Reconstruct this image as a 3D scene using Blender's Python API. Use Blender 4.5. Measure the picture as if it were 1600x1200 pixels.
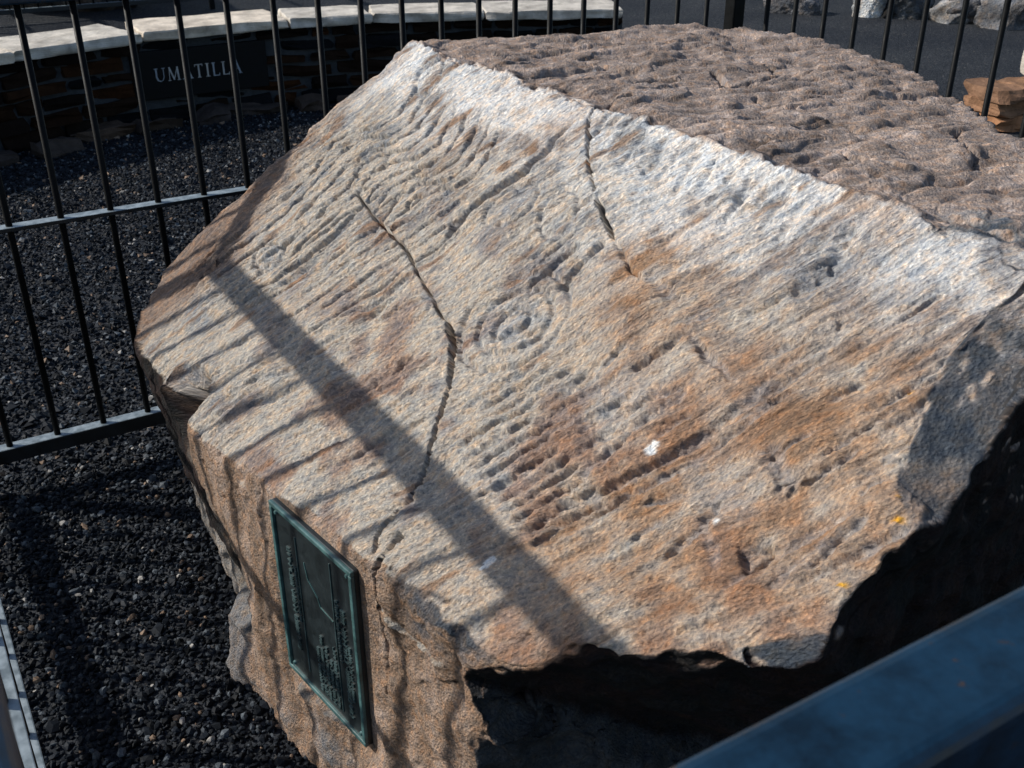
import bpy, bmesh, math, random
import numpy as np, time
T0=time.time()
from mathutils import Vector, Matrix

for o in list(bpy.data.objects): bpy.data.objects.remove(o)
scene = bpy.context.scene
COL = scene.collection
random.seed(7)
RNG = np.random.default_rng(11)

# ------------------------------------------------------------------ camera, sky, sun, exposure
FPX = 1650.0; PITCH = math.radians(27.9); CAM_H = 1.55          # metres, photo pixels at 1600 wide
cam_d = bpy.data.cameras.new('camera'); cam = bpy.data.objects.new('camera', cam_d); COL.objects.link(cam)
cam.location = (0, 0, CAM_H); cam.rotation_euler = (math.pi/2 - PITCH, 0, 0)
cam_d.sensor_width = 36.0; cam_d.lens = 36.0*FPX/1600.0
cam_d.clip_start = 0.05; cam_d.clip_end = 2000
cam_d.dof.use_dof = True; cam_d.dof.focus_distance = 1.75; cam_d.dof.aperture_fstop = 18
scene.camera = cam

TO_SUN = Vector((-0.8125, 0.086, 0.5765)).normalized()
world = bpy.data.worlds.new('World'); scene.world = world; world.use_nodes = True
wn = world.node_tree.nodes; wl = world.node_tree.links
sky = wn.new('ShaderNodeTexSky'); sky.sky_type = 'NISHITA'; sky.sun_disc = False
sky.sun_elevation = math.asin(TO_SUN.z); sky.sun_rotation = math.atan2(TO_SUN.x, TO_SUN.y)
wn['Background'].inputs['Strength'].default_value = 0.14
wl.new(sky.outputs[0], wn['Background'].inputs['Color'])
sun_d = bpy.data.lights.new('sun', 'SUN'); sun_d.energy = 5.0; sun_d.angle = math.radians(0.9); sun_d.color = (1.0, 0.95, 0.87)
sun = bpy.data.objects.new('sun', sun_d); COL.objects.link(sun)
sun.rotation_euler = TO_SUN.to_track_quat('Z', 'Y').to_euler(); sun.location = (-6, 1, 6)
scene.view_settings.view_transform = 'Standard'; scene.view_settings.look = 'None'
scene.view_settings.exposure = 0.15; scene.view_settings.gamma = 1.0
scene.view_settings.use_curve_mapping = False
scene.render.resolution_x = 1024; scene.render.resolution_y = 768

# ------------------------------------------------------------------ helpers
cP, sP = math.cos(PITCH), math.sin(PITCH)
EYE = np.array([0, 0, CAM_H])
def ray(x, y):
    X = (x-800)/FPX; Y = (600-y)/FPX
    return np.array([X, cP+sP*Y, -sP+cP*Y])
def on_plane(x, y, p0, n):
    r = ray(x, y); return EYE + r*(np.dot(p0-EYE, n)/np.dot(r, n))
def at_z(x, y, z=0.0):
    r = ray(x, y); return EYE + r*((z-CAM_H)/r[2])
def unit(v):
    v = np.asarray(v, float); return v/np.linalg.norm(v)

def tag(o, label=None, cat=None, group=None, kind=None):
    if label: o['label'] = label
    if cat: o['category'] = cat
    if group: o['group'] = group
    if kind: o['kind'] = kind
    return o
def link(name, me, mat=None, parent=None):
    o = bpy.data.objects.new(name, me); COL.objects.link(o)
    if mat is not None and len(me.materials) == 0: me.materials.append(mat)
    if parent is not None: o.parent = parent
    return o
def empty(name, loc=(0, 0, 0), rz=0.0):
    o = bpy.data.objects.new(name, None); COL.objects.link(o); o.location = loc; o.rotation_euler = (0, 0, rz)
    o.empty_display_size = 0.1
    return o
def np_mesh(name, V, Fc, smooth=True):
    """V (n,3), Fc (m,3) or (m,4)"""
    me = bpy.data.meshes.new(name); k = Fc.shape[1]
    me.vertices.add(len(V)); me.vertices.foreach_set('co', np.ascontiguousarray(V, np.float32).ravel())
    me.loops.add(Fc.size); me.loops.foreach_set('vertex_index', np.ascontiguousarray(Fc, np.int32).ravel())
    me.polygons.add(len(Fc)); me.polygons.foreach_set('loop_start', np.arange(0, Fc.size, k, dtype=np.int32))
    me.polygons.foreach_set('loop_total', np.full(len(Fc), k, np.int32))
    me.polygons.foreach_set('use_smooth', np.full(len(Fc), smooth))
    me.update(calc_edges=True); me.validate()
    return me
def col_attr(me, C, name='Col'):
    a = me.attributes.new(name, 'FLOAT_COLOR', 'POINT')
    A = np.ones((len(C), 4), np.float32); A[:, :3] = C; a.data.foreach_set('color', A.ravel())

def bm_mesh(name, bm, smooth=False):
    me = bpy.data.meshes.new(name); bm.normal_update(); bm.to_mesh(me); bm.free()
    if smooth:
        for p in me.polygons: p.use_smooth = True
    return me
def box_bm(sx, sy, sz, bevel=0.0, seg=2, centre=(0, 0, 0), bm=None):
    own = bm is None
    b = bmesh.new()
    bmesh.ops.create_cube(b, size=1.0)
    for v in b.verts: v.co = Vector((v.co.x*sx, v.co.y*sy, v.co.z*sz))
    if bevel > 0:
        bmesh.ops.bevel(b, geom=b.edges[:], offset=bevel, segments=seg, affect='EDGES', profile=0.5)
    for v in b.verts: v.co += Vector(centre)
    if own: return b
    m = bpy.data.meshes.new('t'); b.to_mesh(m); b.free(); bm.from_mesh(m); bpy.data.meshes.remove(m); return bm

# ---- vectorised gradient noise
def _hash(ix, iy, iz, seed):
    h = (ix.astype(np.uint32)*np.uint32(374761393) + iy.astype(np.uint32)*np.uint32(668265263)
         + iz.astype(np.uint32)*np.uint32(2147483647) + np.uint32(seed)*np.uint32(1274126177))
    h = (h ^ (h >> np.uint32(13)))*np.uint32(1274126177)
    h = (h ^ (h >> np.uint32(16)))*np.uint32(2246822519)
    return h ^ (h >> np.uint32(15))
_G = np.array([[1,1,0],[-1,1,0],[1,-1,0],[-1,-1,0],[1,0,1],[-1,0,1],[1,0,-1],[-1,0,-1],[0,1,1],[0,-1,1],[0,1,-1],[0,-1,-1],[1,1,0],[-1,1,0],[0,-1,1],[0,-1,-1]], np.float32)
def noise(P, seed=0):
    P = np.asarray(P, np.float32)
    I = np.floor(P).astype(np.int32); f = P - I; u = f*f*f*(f*(f*6-15)+10)
    out = 0
    for dx in (0, 1):
        wx = u[:, 0] if dx else 1-u[:, 0]
        for dy in (0, 1):
            wy = u[:, 1] if dy else 1-u[:, 1]
            for dz in (0, 1):
                wz = u[:, 2] if dz else 1-u[:, 2]
                g = _G[_hash(I[:, 0]+dx, I[:, 1]+dy, I[:, 2]+dz, seed) & np.uint32(15)]
                out = out + wx*wy*wz*(g[:, 0]*(f[:, 0]-dx)+g[:, 1]*(f[:, 1]-dy)+g[:, 2]*(f[:, 2]-dz))
    return out
def fbm(P, seed=0, octs=3, gain=0.5):
    s = 0; a = 1.0
    P = np.asarray(P, np.float32)
    for k in range(octs):
        s = s + a*noise(P*(2.03**k), seed+k*17); a *= gain
    return s
def sstep(e0, e1, x):
    t = np.clip((x-e0)/(e1-e0), 0, 1); return t*t*(3-2*t)

# ------------------------------------------------------------------ materials
def new_mat(name):
    m = bpy.data.materials.new(name); m.use_nodes = True
    return m, m.node_tree.nodes, m.node_tree.links, m.node_tree.nodes['Principled BSDF']
def node(N, t, **kw):
    n = N.new(t)
    for k, v in kw.items():
        if k in n.inputs.keys(): n.inputs[k].default_value = v
        else: setattr(n, k, v)
    return n
def ramp(N, stops):
    r = N.new('ShaderNodeValToRGB'); e = r.color_ramp.elements
    while len(e) < len(stops): e.new(0.5)
    for i, (p, c) in enumerate(stops):
        e[i].position = p; e[i].color = (*c, 1) if len(c) == 3 else c
    return r
def mul_rgb(N, L, a, b, fac=1.0, mode='MULTIPLY'):
    m = N.new('ShaderNodeMix'); m.data_type = 'RGBA'; m.blend_type = mode; m.inputs[0].default_value = fac
    L.new(a, m.inputs[6]); L.new(b, m.inputs[7]); return m.outputs[2]

def rock_material(name, use_attr=True, base=(0.3, 0.25, 0.2), fine=1.0, rough=0.85, scale=1.0, bump=0.6, grain=False):
    m, N, L, B = new_mat(name)
    tc = node(N, 'ShaderNodeTexCoord')
    if use_attr:
        a = node(N, 'ShaderNodeAttribute', attribute_name='Col'); c = a.outputs['Color']
    else:
        r = N.new('ShaderNodeRGB'); r.outputs[0].default_value = (*base, 1); c = r.outputs[0]
    src = tc.outputs['Object']
    if grain: src = node(N, 'ShaderNodeAttribute', attribute_name='gco').outputs['Vector']
    n1 = node(N, 'ShaderNodeTexNoise', Scale=210*scale, Detail=5.0, Roughness=0.8); L.new(src, n1.inputs['Vector'])
    r1 = ramp(N, [(0.30, (0.22, 0.22, 0.25)), (0.42, (0.72, 0.74, 0.78)), (0.58, (1.12, 1.09, 1.04)), (0.70, (1.9, 1.85, 1.78))]); L.new(n1.outputs['Fac'], r1.inputs[0])
    n2 = node(N, 'ShaderNodeTexNoise', Scale=70*scale, Detail=5.0, Roughness=0.65); L.new(tc.outputs['Object'], n2.inputs['Vector'])
    L.new(src, n2.inputs['Vector'])
    r2 = ramp(N, [(0.34, (0.78, 0.86, 0.96)), (0.5, (1.0, 1.0, 1.0)), (0.66, (1.18, 1.0, 0.84))]); L.new(n2.outputs['Fac'], r2.inputs[0])
    c = mul_rgb(N, L, c, r1.outputs[0], fine); c = mul_rgb(N, L, c, r2.outputs[0], fine)
    sk = None
    if grain:
        at = node(N, 'ShaderNodeAttribute', attribute_name='gmask')
        vm = N.new('ShaderNodeVectorMath'); vm.operation = 'MULTIPLY'; vm.inputs[1].default_value = (0.20, 1.0, 0.4); L.new(src, vm.inputs[0])
        sk = node(N, 'ShaderNodeTexNoise', Scale=125.0, Detail=5.0, Roughness=0.72); L.new(vm.outputs[0], sk.inputs['Vector'])
        rs = ramp(N, [(0.34, (0.60, 0.61, 0.64)), (0.5, (1.0, 1.0, 1.0)), (0.66, (1.28, 1.26, 1.22))]); L.new(sk.outputs['Fac'], rs.inputs[0])
        mx = N.new('ShaderNodeMix'); mx.data_type = 'RGBA'; mx.blend_type = 'MULTIPLY'; L.new(at.outputs['Fac'], mx.inputs[0]); L.new(c, mx.inputs[6]); L.new(rs.outputs[0], mx.inputs[7]); c = mx.outputs[2]
    L.new(c, B.inputs['Base Color'])
    B.inputs['Roughness'].default_value = rough; B.inputs['Specular IOR Level'].default_value = 0.10
    n3 = node(N, 'ShaderNodeTexNoise', Scale=190*scale, Detail=5.0, Roughness=0.78); L.new(src, n3.inputs['Vector'])
    n4 = node(N, 'ShaderNodeTexVoronoi', Scale=240*scale); L.new(src, n4.inputs['Vector'])
    add = N.new('ShaderNodeMath'); add.operation = 'MULTIPLY_ADD'; add.inputs[1].default_value = 0.5
    L.new(n4.outputs['Distance'], add.inputs[0]); L.new(n3.outputs['Fac'], add.inputs[2])
    hgt = add.outputs[0]
    if sk is not None:
        a2 = N.new('ShaderNodeMath'); a2.operation = 'MULTIPLY'; L.new(sk.outputs['Fac'], a2.inputs[0]); L.new(at.outputs['Fac'], a2.inputs[1])
        a3 = N.new('ShaderNodeMath'); a3.operation = 'MULTIPLY_ADD'; a3.inputs[1].default_value = 1.7; L.new(a2.outputs[0], a3.inputs[0]); L.new(hgt, a3.inputs[2]); hgt = a3.outputs[0]
    bp = node(N, 'ShaderNodeBump', Strength=1.0, Distance=0.0100*bump/scale); L.new(hgt, bp.inputs['Height'])
    L.new(bp.outputs[0], B.inputs['Normal'])
    return m

M_ROCK = rock_material('weathered_basalt', grain=True)
M_BOULDER = rock_material('grey_boulder_stone', True, scale=0.25)

def metal_material(name, base, rough, patch=None, spec=0.5, coat=0.0):
    m, N, L, B = new_mat(name)
    tc = node(N, 'ShaderNodeTexCoord')
    n1 = node(N, 'ShaderNodeTexNoise', Scale=30.0, Detail=8.0, Roughness=0.72); L.new(tc.outputs['Object'], n1.inputs['Vector'])
    stops = [(0.35, tuple(x*0.45 for x in base)), (0.6, tuple(x*1.35 for x in base))]
    if patch: stops += [(0.615, base), (0.66, patch)]
    r = ramp(N, stops); L.new(n1.outputs['Fac'], r.inputs[0]); L.new(r.outputs[0], B.inputs['Base Color'])
    rr = ramp(N, [(0.3, (rough*0.8,)*3), (0.7, (min(1, rough*1.3),)*3)]); L.new(n1.outputs['Fac'], rr.inputs[0]); L.new(rr.outputs[0], B.inputs['Roughness'])
    B.inputs['Specular IOR Level'].default_value = spec; B.inputs['Coat Weight'].default_value = coat; B.inputs['Coat Roughness'].default_value = 0.25
    n2 = node(N, 'ShaderNodeTexNoise', Scale=160.0, Detail=3.0); L.new(tc.outputs['Object'], n2.inputs['Vector'])
    bp = node(N, 'ShaderNodeBump', Strength=0.25, Distance=0.001); L.new(n2.outputs['Fac'], bp.inputs['Height']); L.new(bp.outputs[0], B.inputs['Normal'])
    return m
M_BAR = metal_material('black_fence_paint', (0.0025, 0.003, 0.0035), 0.5, spec=0.10)
M_RAIL_SHADED = metal_material('shaded_rail_paint', (0.001, 0.015, 0.034), 0.42, patch=(0.032, 0.022, 0.019), spec=0.35)  # dark blue paints the viewer's shadow and sky tint onto the top rails
def dusty_material():
    m = metal_material('dusty_rail_paint', (0.006, 0.008, 0.010), 0.45); N = m.node_tree.nodes; L = m.node_tree.links; B = N['Principled BSDF']
    old = B.inputs['Base Color'].links[0].from_socket
    ge = node(N, 'ShaderNodeNewGeometry'); sx = N.new('ShaderNodeSeparateXYZ'); L.new(ge.outputs['Normal'], sx.inputs[0])
    tc = node(N, 'ShaderNodeTexCoord'); n = node(N, 'ShaderNodeTexNoise', Scale=55.0, Detail=5.0); L.new(tc.outputs['Object'], n.inputs['Vector'])
    r = ramp(N, [(0.35, (0.09, 0.115, 0.13)), (0.65, (0.21, 0.25, 0.275))]); L.new(n.outputs['Fac'], r.inputs[0])
    mr = node(N, 'ShaderNodeMapRange'); mr.inputs[1].default_value = 0.6; mr.inputs[2].default_value = 0.95; L.new(sx.outputs['Z'], mr.inputs[0])
    mx = N.new('ShaderNodeMix'); mx.data_type = 'RGBA'; L.new(mr.outputs[0], mx.inputs[0]); L.new(old, mx.inputs[6]); L.new(r.outputs[0], mx.inputs[7]); L.new(mx.outputs[2], B.inputs['Base Color'])
    return m
M_DUSTY = dusty_material()
M_BRONZE = metal_material('verdigris_bronze', (0.006, 0.011, 0.013), 0.42, spec=0.6)
M_BRONZE_EDGE = metal_material('worn_bronze_rim', (0.045, 0.10, 0.10), 0.38, spec=0.6)
M_LETTER = metal_material('dark_bronze_lettering', (0.028, 0.052, 0.055), 0.5)

def ground_material():
    m, N, L, B = new_mat('dark_gravel_ground')
    tc = node(N, 'ShaderNodeTexCoord')
    v = node(N, 'ShaderNodeTexVoronoi', Scale=75.0); L.new(tc.outputs['Object'], v.inputs['Vector'])
    n = node(N, 'ShaderNodeTexNoise', Scale=1.3, Detail=5.0); L.new(tc.outputs['Object'], n.inputs['Vector'])
    r = ramp(N, [(0.0, (0.013, 0.016, 0.020)), (0.55, (0.025, 0.029, 0.035)), (0.85, (0.042, 0.046, 0.052)), (1.0, (0.10, 0.09, 0.08))]); L.new(v.outputs['Color'], r.inputs[0])
    r2 = ramp(N, [(0.35, (0.75, 0.75, 0.78)), (0.65, (1.15, 1.1, 1.05))]); L.new(n.outputs['Fac'], r2.inputs[0])
    L.new(mul_rgb(N, L, r.outputs[0], r2.outputs[0]), B.inputs['Base Color']); B.inputs['Roughness'].default_value = 0.9
    B.inputs['Specular IOR Level'].default_value = 0.08
    n2 = node(N, 'ShaderNodeTexNoise', Scale=120.0, Detail=3.0); L.new(tc.outputs['Object'], n2.inputs['Vector'])
    ad = N.new('ShaderNodeMath'); ad.operation = 'ADD'; L.new(v.outputs['Distance'], ad.inputs[0]); L.new(n2.outputs['Fac'], ad.inputs[1])
    bp = node(N, 'ShaderNodeBump', Strength=1.0, Distance=0.008); bp.invert = True; L.new(ad.outputs[0], bp.inputs['Height']); L.new(bp.outputs[0], B.inputs['Normal'])
    return m
def gravel_material():
    m, N, L, B = new_mat('gravel_stone')
    a = node(N, 'ShaderNodeAttribute', attribute_name='Col'); tc = node(N, 'ShaderNodeTexCoord')
    n = node(N, 'ShaderNodeTexNoise', Scale=420.0, Detail=3.0); L.new(tc.outputs['Object'], n.inputs['Vector'])
    r = ramp(N, [(0.3, (0.6, 0.6, 0.62)), (0.7, (1.35, 1.33, 1.3))]); L.new(n.outputs['Fac'], r.inputs[0])
    L.new(mul_rgb(N, L, a.outputs['Color'], r.outputs[0]), B.inputs['Base Color']); B.inputs['Roughness'].default_value = 0.62
    B.inputs['Specular IOR Level'].default_value = 0.10
    return m
M_GROUND = ground_material(); M_GRAVEL = gravel_material()
def flat_stone_mat(name, base, var=0.35, scale=14.0, tone=1.0):
    m, N, L, B = new_mat(name)
    tc = node(N, 'ShaderNodeTexCoord'); oi = node(N, 'ShaderNodeObjectInfo')
    n = node(N, 'ShaderNodeTexNoise', Scale=scale, Detail=6.0, Roughness=0.65); L.new(tc.outputs['Object'], n.inputs['Vector'])
    r = ramp(N, [(0.3, tuple(x*(1-var) for x in base)), (0.7, tuple(min(0.9, x*(1+var)) for x in base))]); L.new(n.outputs['Fac'], r.inputs[0])
    ro = ramp(N, [(0.0, tuple(1+(q-1)*tone for q in (0.6, 0.62, 0.68))), (0.5, (0.95, 0.95, 0.95)), (1.0, tuple(1+(q-1)*tone for q in (1.35, 1.15, 0.95)))]); L.new(oi.outputs['Random'], ro.inputs[0])
    L.new(mul_rgb(N, L, r.outputs[0], ro.outputs[0]), B.inputs['Base Color']); B.inputs['Roughness'].default_value = 0.88; B.inputs['Specular IOR Level'].default_value = 0.08
    n2 = node(N, 'ShaderNodeTexNoise', Scale=scale*4, Detail=6.0, Roughness=0.7); L.new(tc.outputs['Object'], n2.inputs['Vector'])
    bp = node(N, 'ShaderNodeBump', Strength=0.8, Distance=0.012); L.new(n2.outputs['Fac'], bp.inputs['Height']); L.new(bp.outputs[0], B.inputs['Normal'])
    return m
M_WSTONE = [flat_stone_mat('brown_wall_stone', (0.011, 0.007, 0.005)), flat_stone_mat('slate_wall_stone', (0.005, 0.006, 0.008)), flat_stone_mat('rust_wall_stone', (0.024, 0.011, 0.005))]
M_MORTAR = flat_stone_mat('grey_mortar', (0.035, 0.044, 0.056), 0.3, 20)
M_CAP = flat_stone_mat('pale_capstone', (0.46, 0.42, 0.36), 0.42, 9, 0.25)
M_ORANGE = flat_stone_mat('orange_sandstone', (0.22, 0.125, 0.075), 0.4, 12)
M_FOOT = flat_stone_mat('tan_footing_stone', (0.05, 0.04, 0.035), 0.35, 16)
M_SIGN = metal_material('black_polished_slate', (0.003, 0.0035, 0.004), 0.6, spec=0.15)
M_SIGNLET = flat_stone_mat('cut_letter_grey', (0.32, 0.36, 0.40), 0.2, 30)

# ------------------------------------------------------------------ ground
def grid_sheet(name, x0, x1, y0, y1, nx, ny, z=0.0):
    xs = np.linspace(x0, x1, nx+1); ys = np.linspace(y0, y1, ny+1); X, Y = np.meshgrid(xs, ys)
    V = np.stack([X.ravel(), Y.ravel(), np.full(X.size, z)], 1)
    i = np.arange(nx*ny); r = i//nx; c = i % nx; a = r*(nx+1)+c
    return np_mesh(name, V, np.stack([a, a+1, a+nx+2, a+nx+1], 1))
g = link('ground', grid_sheet('ground', -300, 300, -300, 300, 12, 12), M_GROUND); tag(g, kind='structure')

# enclosure frame: u runs along the far and near fence, v runs from far to near
U = unit([0.857, 0.515, 0]); Vd = unit([0.515, -0.857, 0]); PIT = 0.1174; SIDE = 21*PIT
C_AB = np.array([-1.40, 2.28, 0.0]); NEAR = 0.028    # the near run stands a little further out
C_AD = C_AB + U*SIDE; C_BC = C_AB + Vd*SIDE; C_CD = C_AD + Vd*SIDE

# ------------------------------------------------------------------ the boulder
R1 = np.array([-0.24, 2.56, 1.10]); NM = unit([-0.505, -0.315, 0.804])
D_A = unit([0.529, -0.849, 0]); D_A = unit(D_A - NM*np.dot(D_A, NM)); D_B = np.cross(D_A, NM)
if D_B[2] > 0: D_B = -D_B
CEN = np.array([0.276, 1.618, 0.496])
def pxab(x, y):
    p = on_plane(x, y, R1, NM) - R1; return np.array([np.dot(p, D_A), np.dot(p, D_B)])
def plane_edge(q0, q1, nz=0.0, away=True):      # vertical-ish plane through two plan points, facing away from CEN
    q0 = np.array(q0, float); q1 = np.array(q1, float); t = q1-q0
    n = np.array([t[1], -t[0], 0.0]); n /= np.linalg.norm(n)
    p = np.array([q0[0], q0[1], q0[2] if len(q0) > 2 else 1.0])
    if np.dot(p[:2]-CEN[:2], n[:2]) < 0: n = -n
    if len(q1) > 2 and nz:           # lean so that the plane still holds the second point
        tp = t[:2]/np.linalg.norm(t[:2]); al = -nz*t[2]/np.linalg.norm(t[:2]); n = n + np.array([tp[0]*al, tp[1]*al, 0])
    n = unit([n[0], n[1], nz]); return (p, n)
def rot_about(pa, pb, n, ang):
    ax = unit(pb-pa); return unit(n*math.cos(ang) + np.cross(ax, n)*math.sin(ang) + ax*np.dot(ax, n)*(1-math.cos(ang)))
def chip(px0, px1, ang, depth=0.0):             # facet cut through a line on the carved face
    a = on_plane(*px0, R1, NM); b = on_plane(*px1, R1, NM)
    mid = on_plane(850, 520, R1, NM); n1 = rot_about(a, b, NM, ang)
    if np.dot(mid-a, n1) > 0: n1 = rot_about(a, b, NM, -ang)
    return (a - NM*depth, n1)
def local(pl, px, rad, slope=1.1):                # a facet that only bites within rad of a spot on the face
    return (*pl, on_plane(*px, R1, NM), rad, slope)

NPLQ = unit([-0.768, -0.641, 0.0]); PPLQ = np.array([-0.31, 1.358, 0.4]); PPLQ = PPLQ + NPLQ*np.dot(np.array([-0.6, 1.705, 0.4])-PPLQ, NPLQ); WPLQ = np.array([-NPLQ[1], NPLQ[0], 0.0])
planes1 = [
    (R1, NM, 'main'), (R1, unit([0.017, 0.011, 1.0]), 'top'),
    (*plane_edge((-0.25, 2.575), (0.45, 2.905)), 'back'), (*plane_edge((0.456, 2.905), (0.731, 2.80)), 'back'),
    (*plane_edge((0.731, 2.80), (0.875, 2.31)), 'back'), (*plane_edge((0.875, 2.31), (0.845, 1.73)), 'back'),
    (*plane_edge((0.83, 1.30), (0.76, 0.95)), 'back'),
    (*plane_edge((-0.24, 2.57, 1.1), (-0.80, 2.325, 0.65), 0.12), 'left'),
    (np.array([-0.822, 2.2, 0.58]), unit([-0.97, 0.12, -0.12]), 'left'),
    (*plane_edge((-0.79, 2.03, 0.545), (-0.61, 1.712, 0.54), -0.16), 'left'),
    (PPLQ, unit(NPLQ+np.array([0, 0, 0.02])), 'plaque'),
    (*plane_edge((-0.05, 1.035, 0.58), (0.324, 0.848, 0.78), -0.75), 'under'),
    (*plane_edge((0.322, 0.848, 0.78), (0.550, 1.022, 0.98), -0.14), 'under'),
    (np.array([0, 0, -0.05]), np.array([0, 0, -1.0]), 'base'),
]
CHIPS = [
    (*local(chip((1418, 700), (1520, 450), 0.56), (1520, 640), 0.105, 0.38), 'chip'),
    (*local(chip((1430, 356), (1545, 400), 0.26), (1530, 385), 0.06, 0.5), 'chip'),
    (*local(chip((1145, 1002), (1300, 978), 0.62), (1225, 1010), 0.045), 'chip'),
    (*local(chip((622, 898), (724, 1042), 0.62), (680, 970), 0.062), 'chip'),
    (*local(chip((575, 850), (1010, 1045), 0.26), (740, 1010), 0.20), 'main'),
    (*local(chip((228, 520), (300, 640), 0.35), (235, 560), 0.10), 'main'),
]
planes1 += [(c[0], c[1], c[-1], c[2:5]) for c in CHIPS]
# keep chip facets turned outward from the body
for i, (p, n, k) in enumerate([q[:3] for q in planes1]):
    if np.dot(p-CEN, n) < 0: print('plane flips', i, k)
planes2 = [   # lower body under the overhang
    (PPLQ, unit(NPLQ+np.array([0, 0, 0.02])), 'plaque'),
    (np.array([-0.045, 1.045, 0.5]), unit([0.16, -0.97, -0.02]), 'under'),
    (np.array([-0.05, 1.06, 0.52]), unit([0.8, -0.8, 1.0]), 'ledge'), (np.array([0, 1.1, 0.53]), unit([0, 0, 1.0]), 'ledge'),
    (np.array([0.6, 1.2, 0.3]), unit([0.9, -0.4, 0]), 'back'), (np.array([0.2, 2.6, 0.3]), unit([0, 1, 0.1]), 'back'),
    (np.array([-0.5, 2.0, 0.3]), unit([-1, 0, 0.1]), 'left'), (np.array([0, 0, -0.05]), np.array([0, 0, -1.0]), 'base'),
]
planes3 = [   # grey foot poking out at the left base
    (PPLQ + NPLQ*0.004, unit(NPLQ+np.array([0, 0, 0.03])), 'foot'), (np.array([-0.585, 1.70, 0.0]), unit([-0.93, 0.15, 0.16]), 'foot'),
    (np.array([-0.585, 1.69, 0.150]), unit([-0.50, -0.30, 0.8]), 'foot'), (np.array([-0.42, 1.50, 0.02]), unit([0.45, -0.55, 0.70]), 'foot'),
    (np.array([0, 2.0, 0.3]), unit([0, 1, 0.1]), 'back'), (np.array([0.4, 2.0, 0.3]), unit([1, 0, 0.1]), 'back'), (np.array([0, 0, -0.05]), np.array([0, 0, -1.0]), 'base'),
]
def radial(dirs, planes, seed, amp=0.012, k=0.014):
    """distance from CEN along dirs to a rounded, chipped intersection of half-spaces"""
    base = np.full(len(dirs), 9.0)
    for p, n, kind in [q[:3] for q in planes if len(q) == 3]:
        dn = dirs @ n; base = np.minimum(base, np.where(dn > 1e-4, np.dot(p-CEN, n)/np.maximum(dn, 1e-4), 9.0))
    P0 = CEN + dirs*base[:, None]
    r = None
    low = fbm(P0*7.0, seed, 3); hi = fbm(P0*31.0, seed+3, 2)
    for i, pl in enumerate(planes):
        p, n, kind = pl[:3]; dn = dirs @ n
        if kind == 'base' or np.max(dn) <= 0: nz = 0
        a = amp*{'main': 0.55, 'top': 0.8, 'plaque': 0.7, 'chip': 0.35, 'left': 0.7}.get(kind, 1.3)
        sh = 1 if i % 2 else -1
        if kind != 'base': nz = a*sh*(low*1.2 + 0.35*hi)
        if len(pl) > 3: nz = nz + np.clip(np.linalg.norm(P0-pl[3][0], axis=1)*(1+0.25*low)-pl[3][1], 0, 9)*pl[3][2]
        ri = np.where(dn > 1e-3, (np.dot(p-CEN, n)+nz)/np.maximum(dn, 1e-3), 9.0)
        ri = np.minimum(ri, 9.0)
        kk = k*{'chip': 0.35, 'top': 0.55}.get(kind, 1.0)
        if r is None: r = ri
        else:
            h = np.clip(0.5+0.5*(r-ri)/kk, 0, 1); r = r*(1-h)+ri*h - kk*h*(1-h)
    return r

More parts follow.
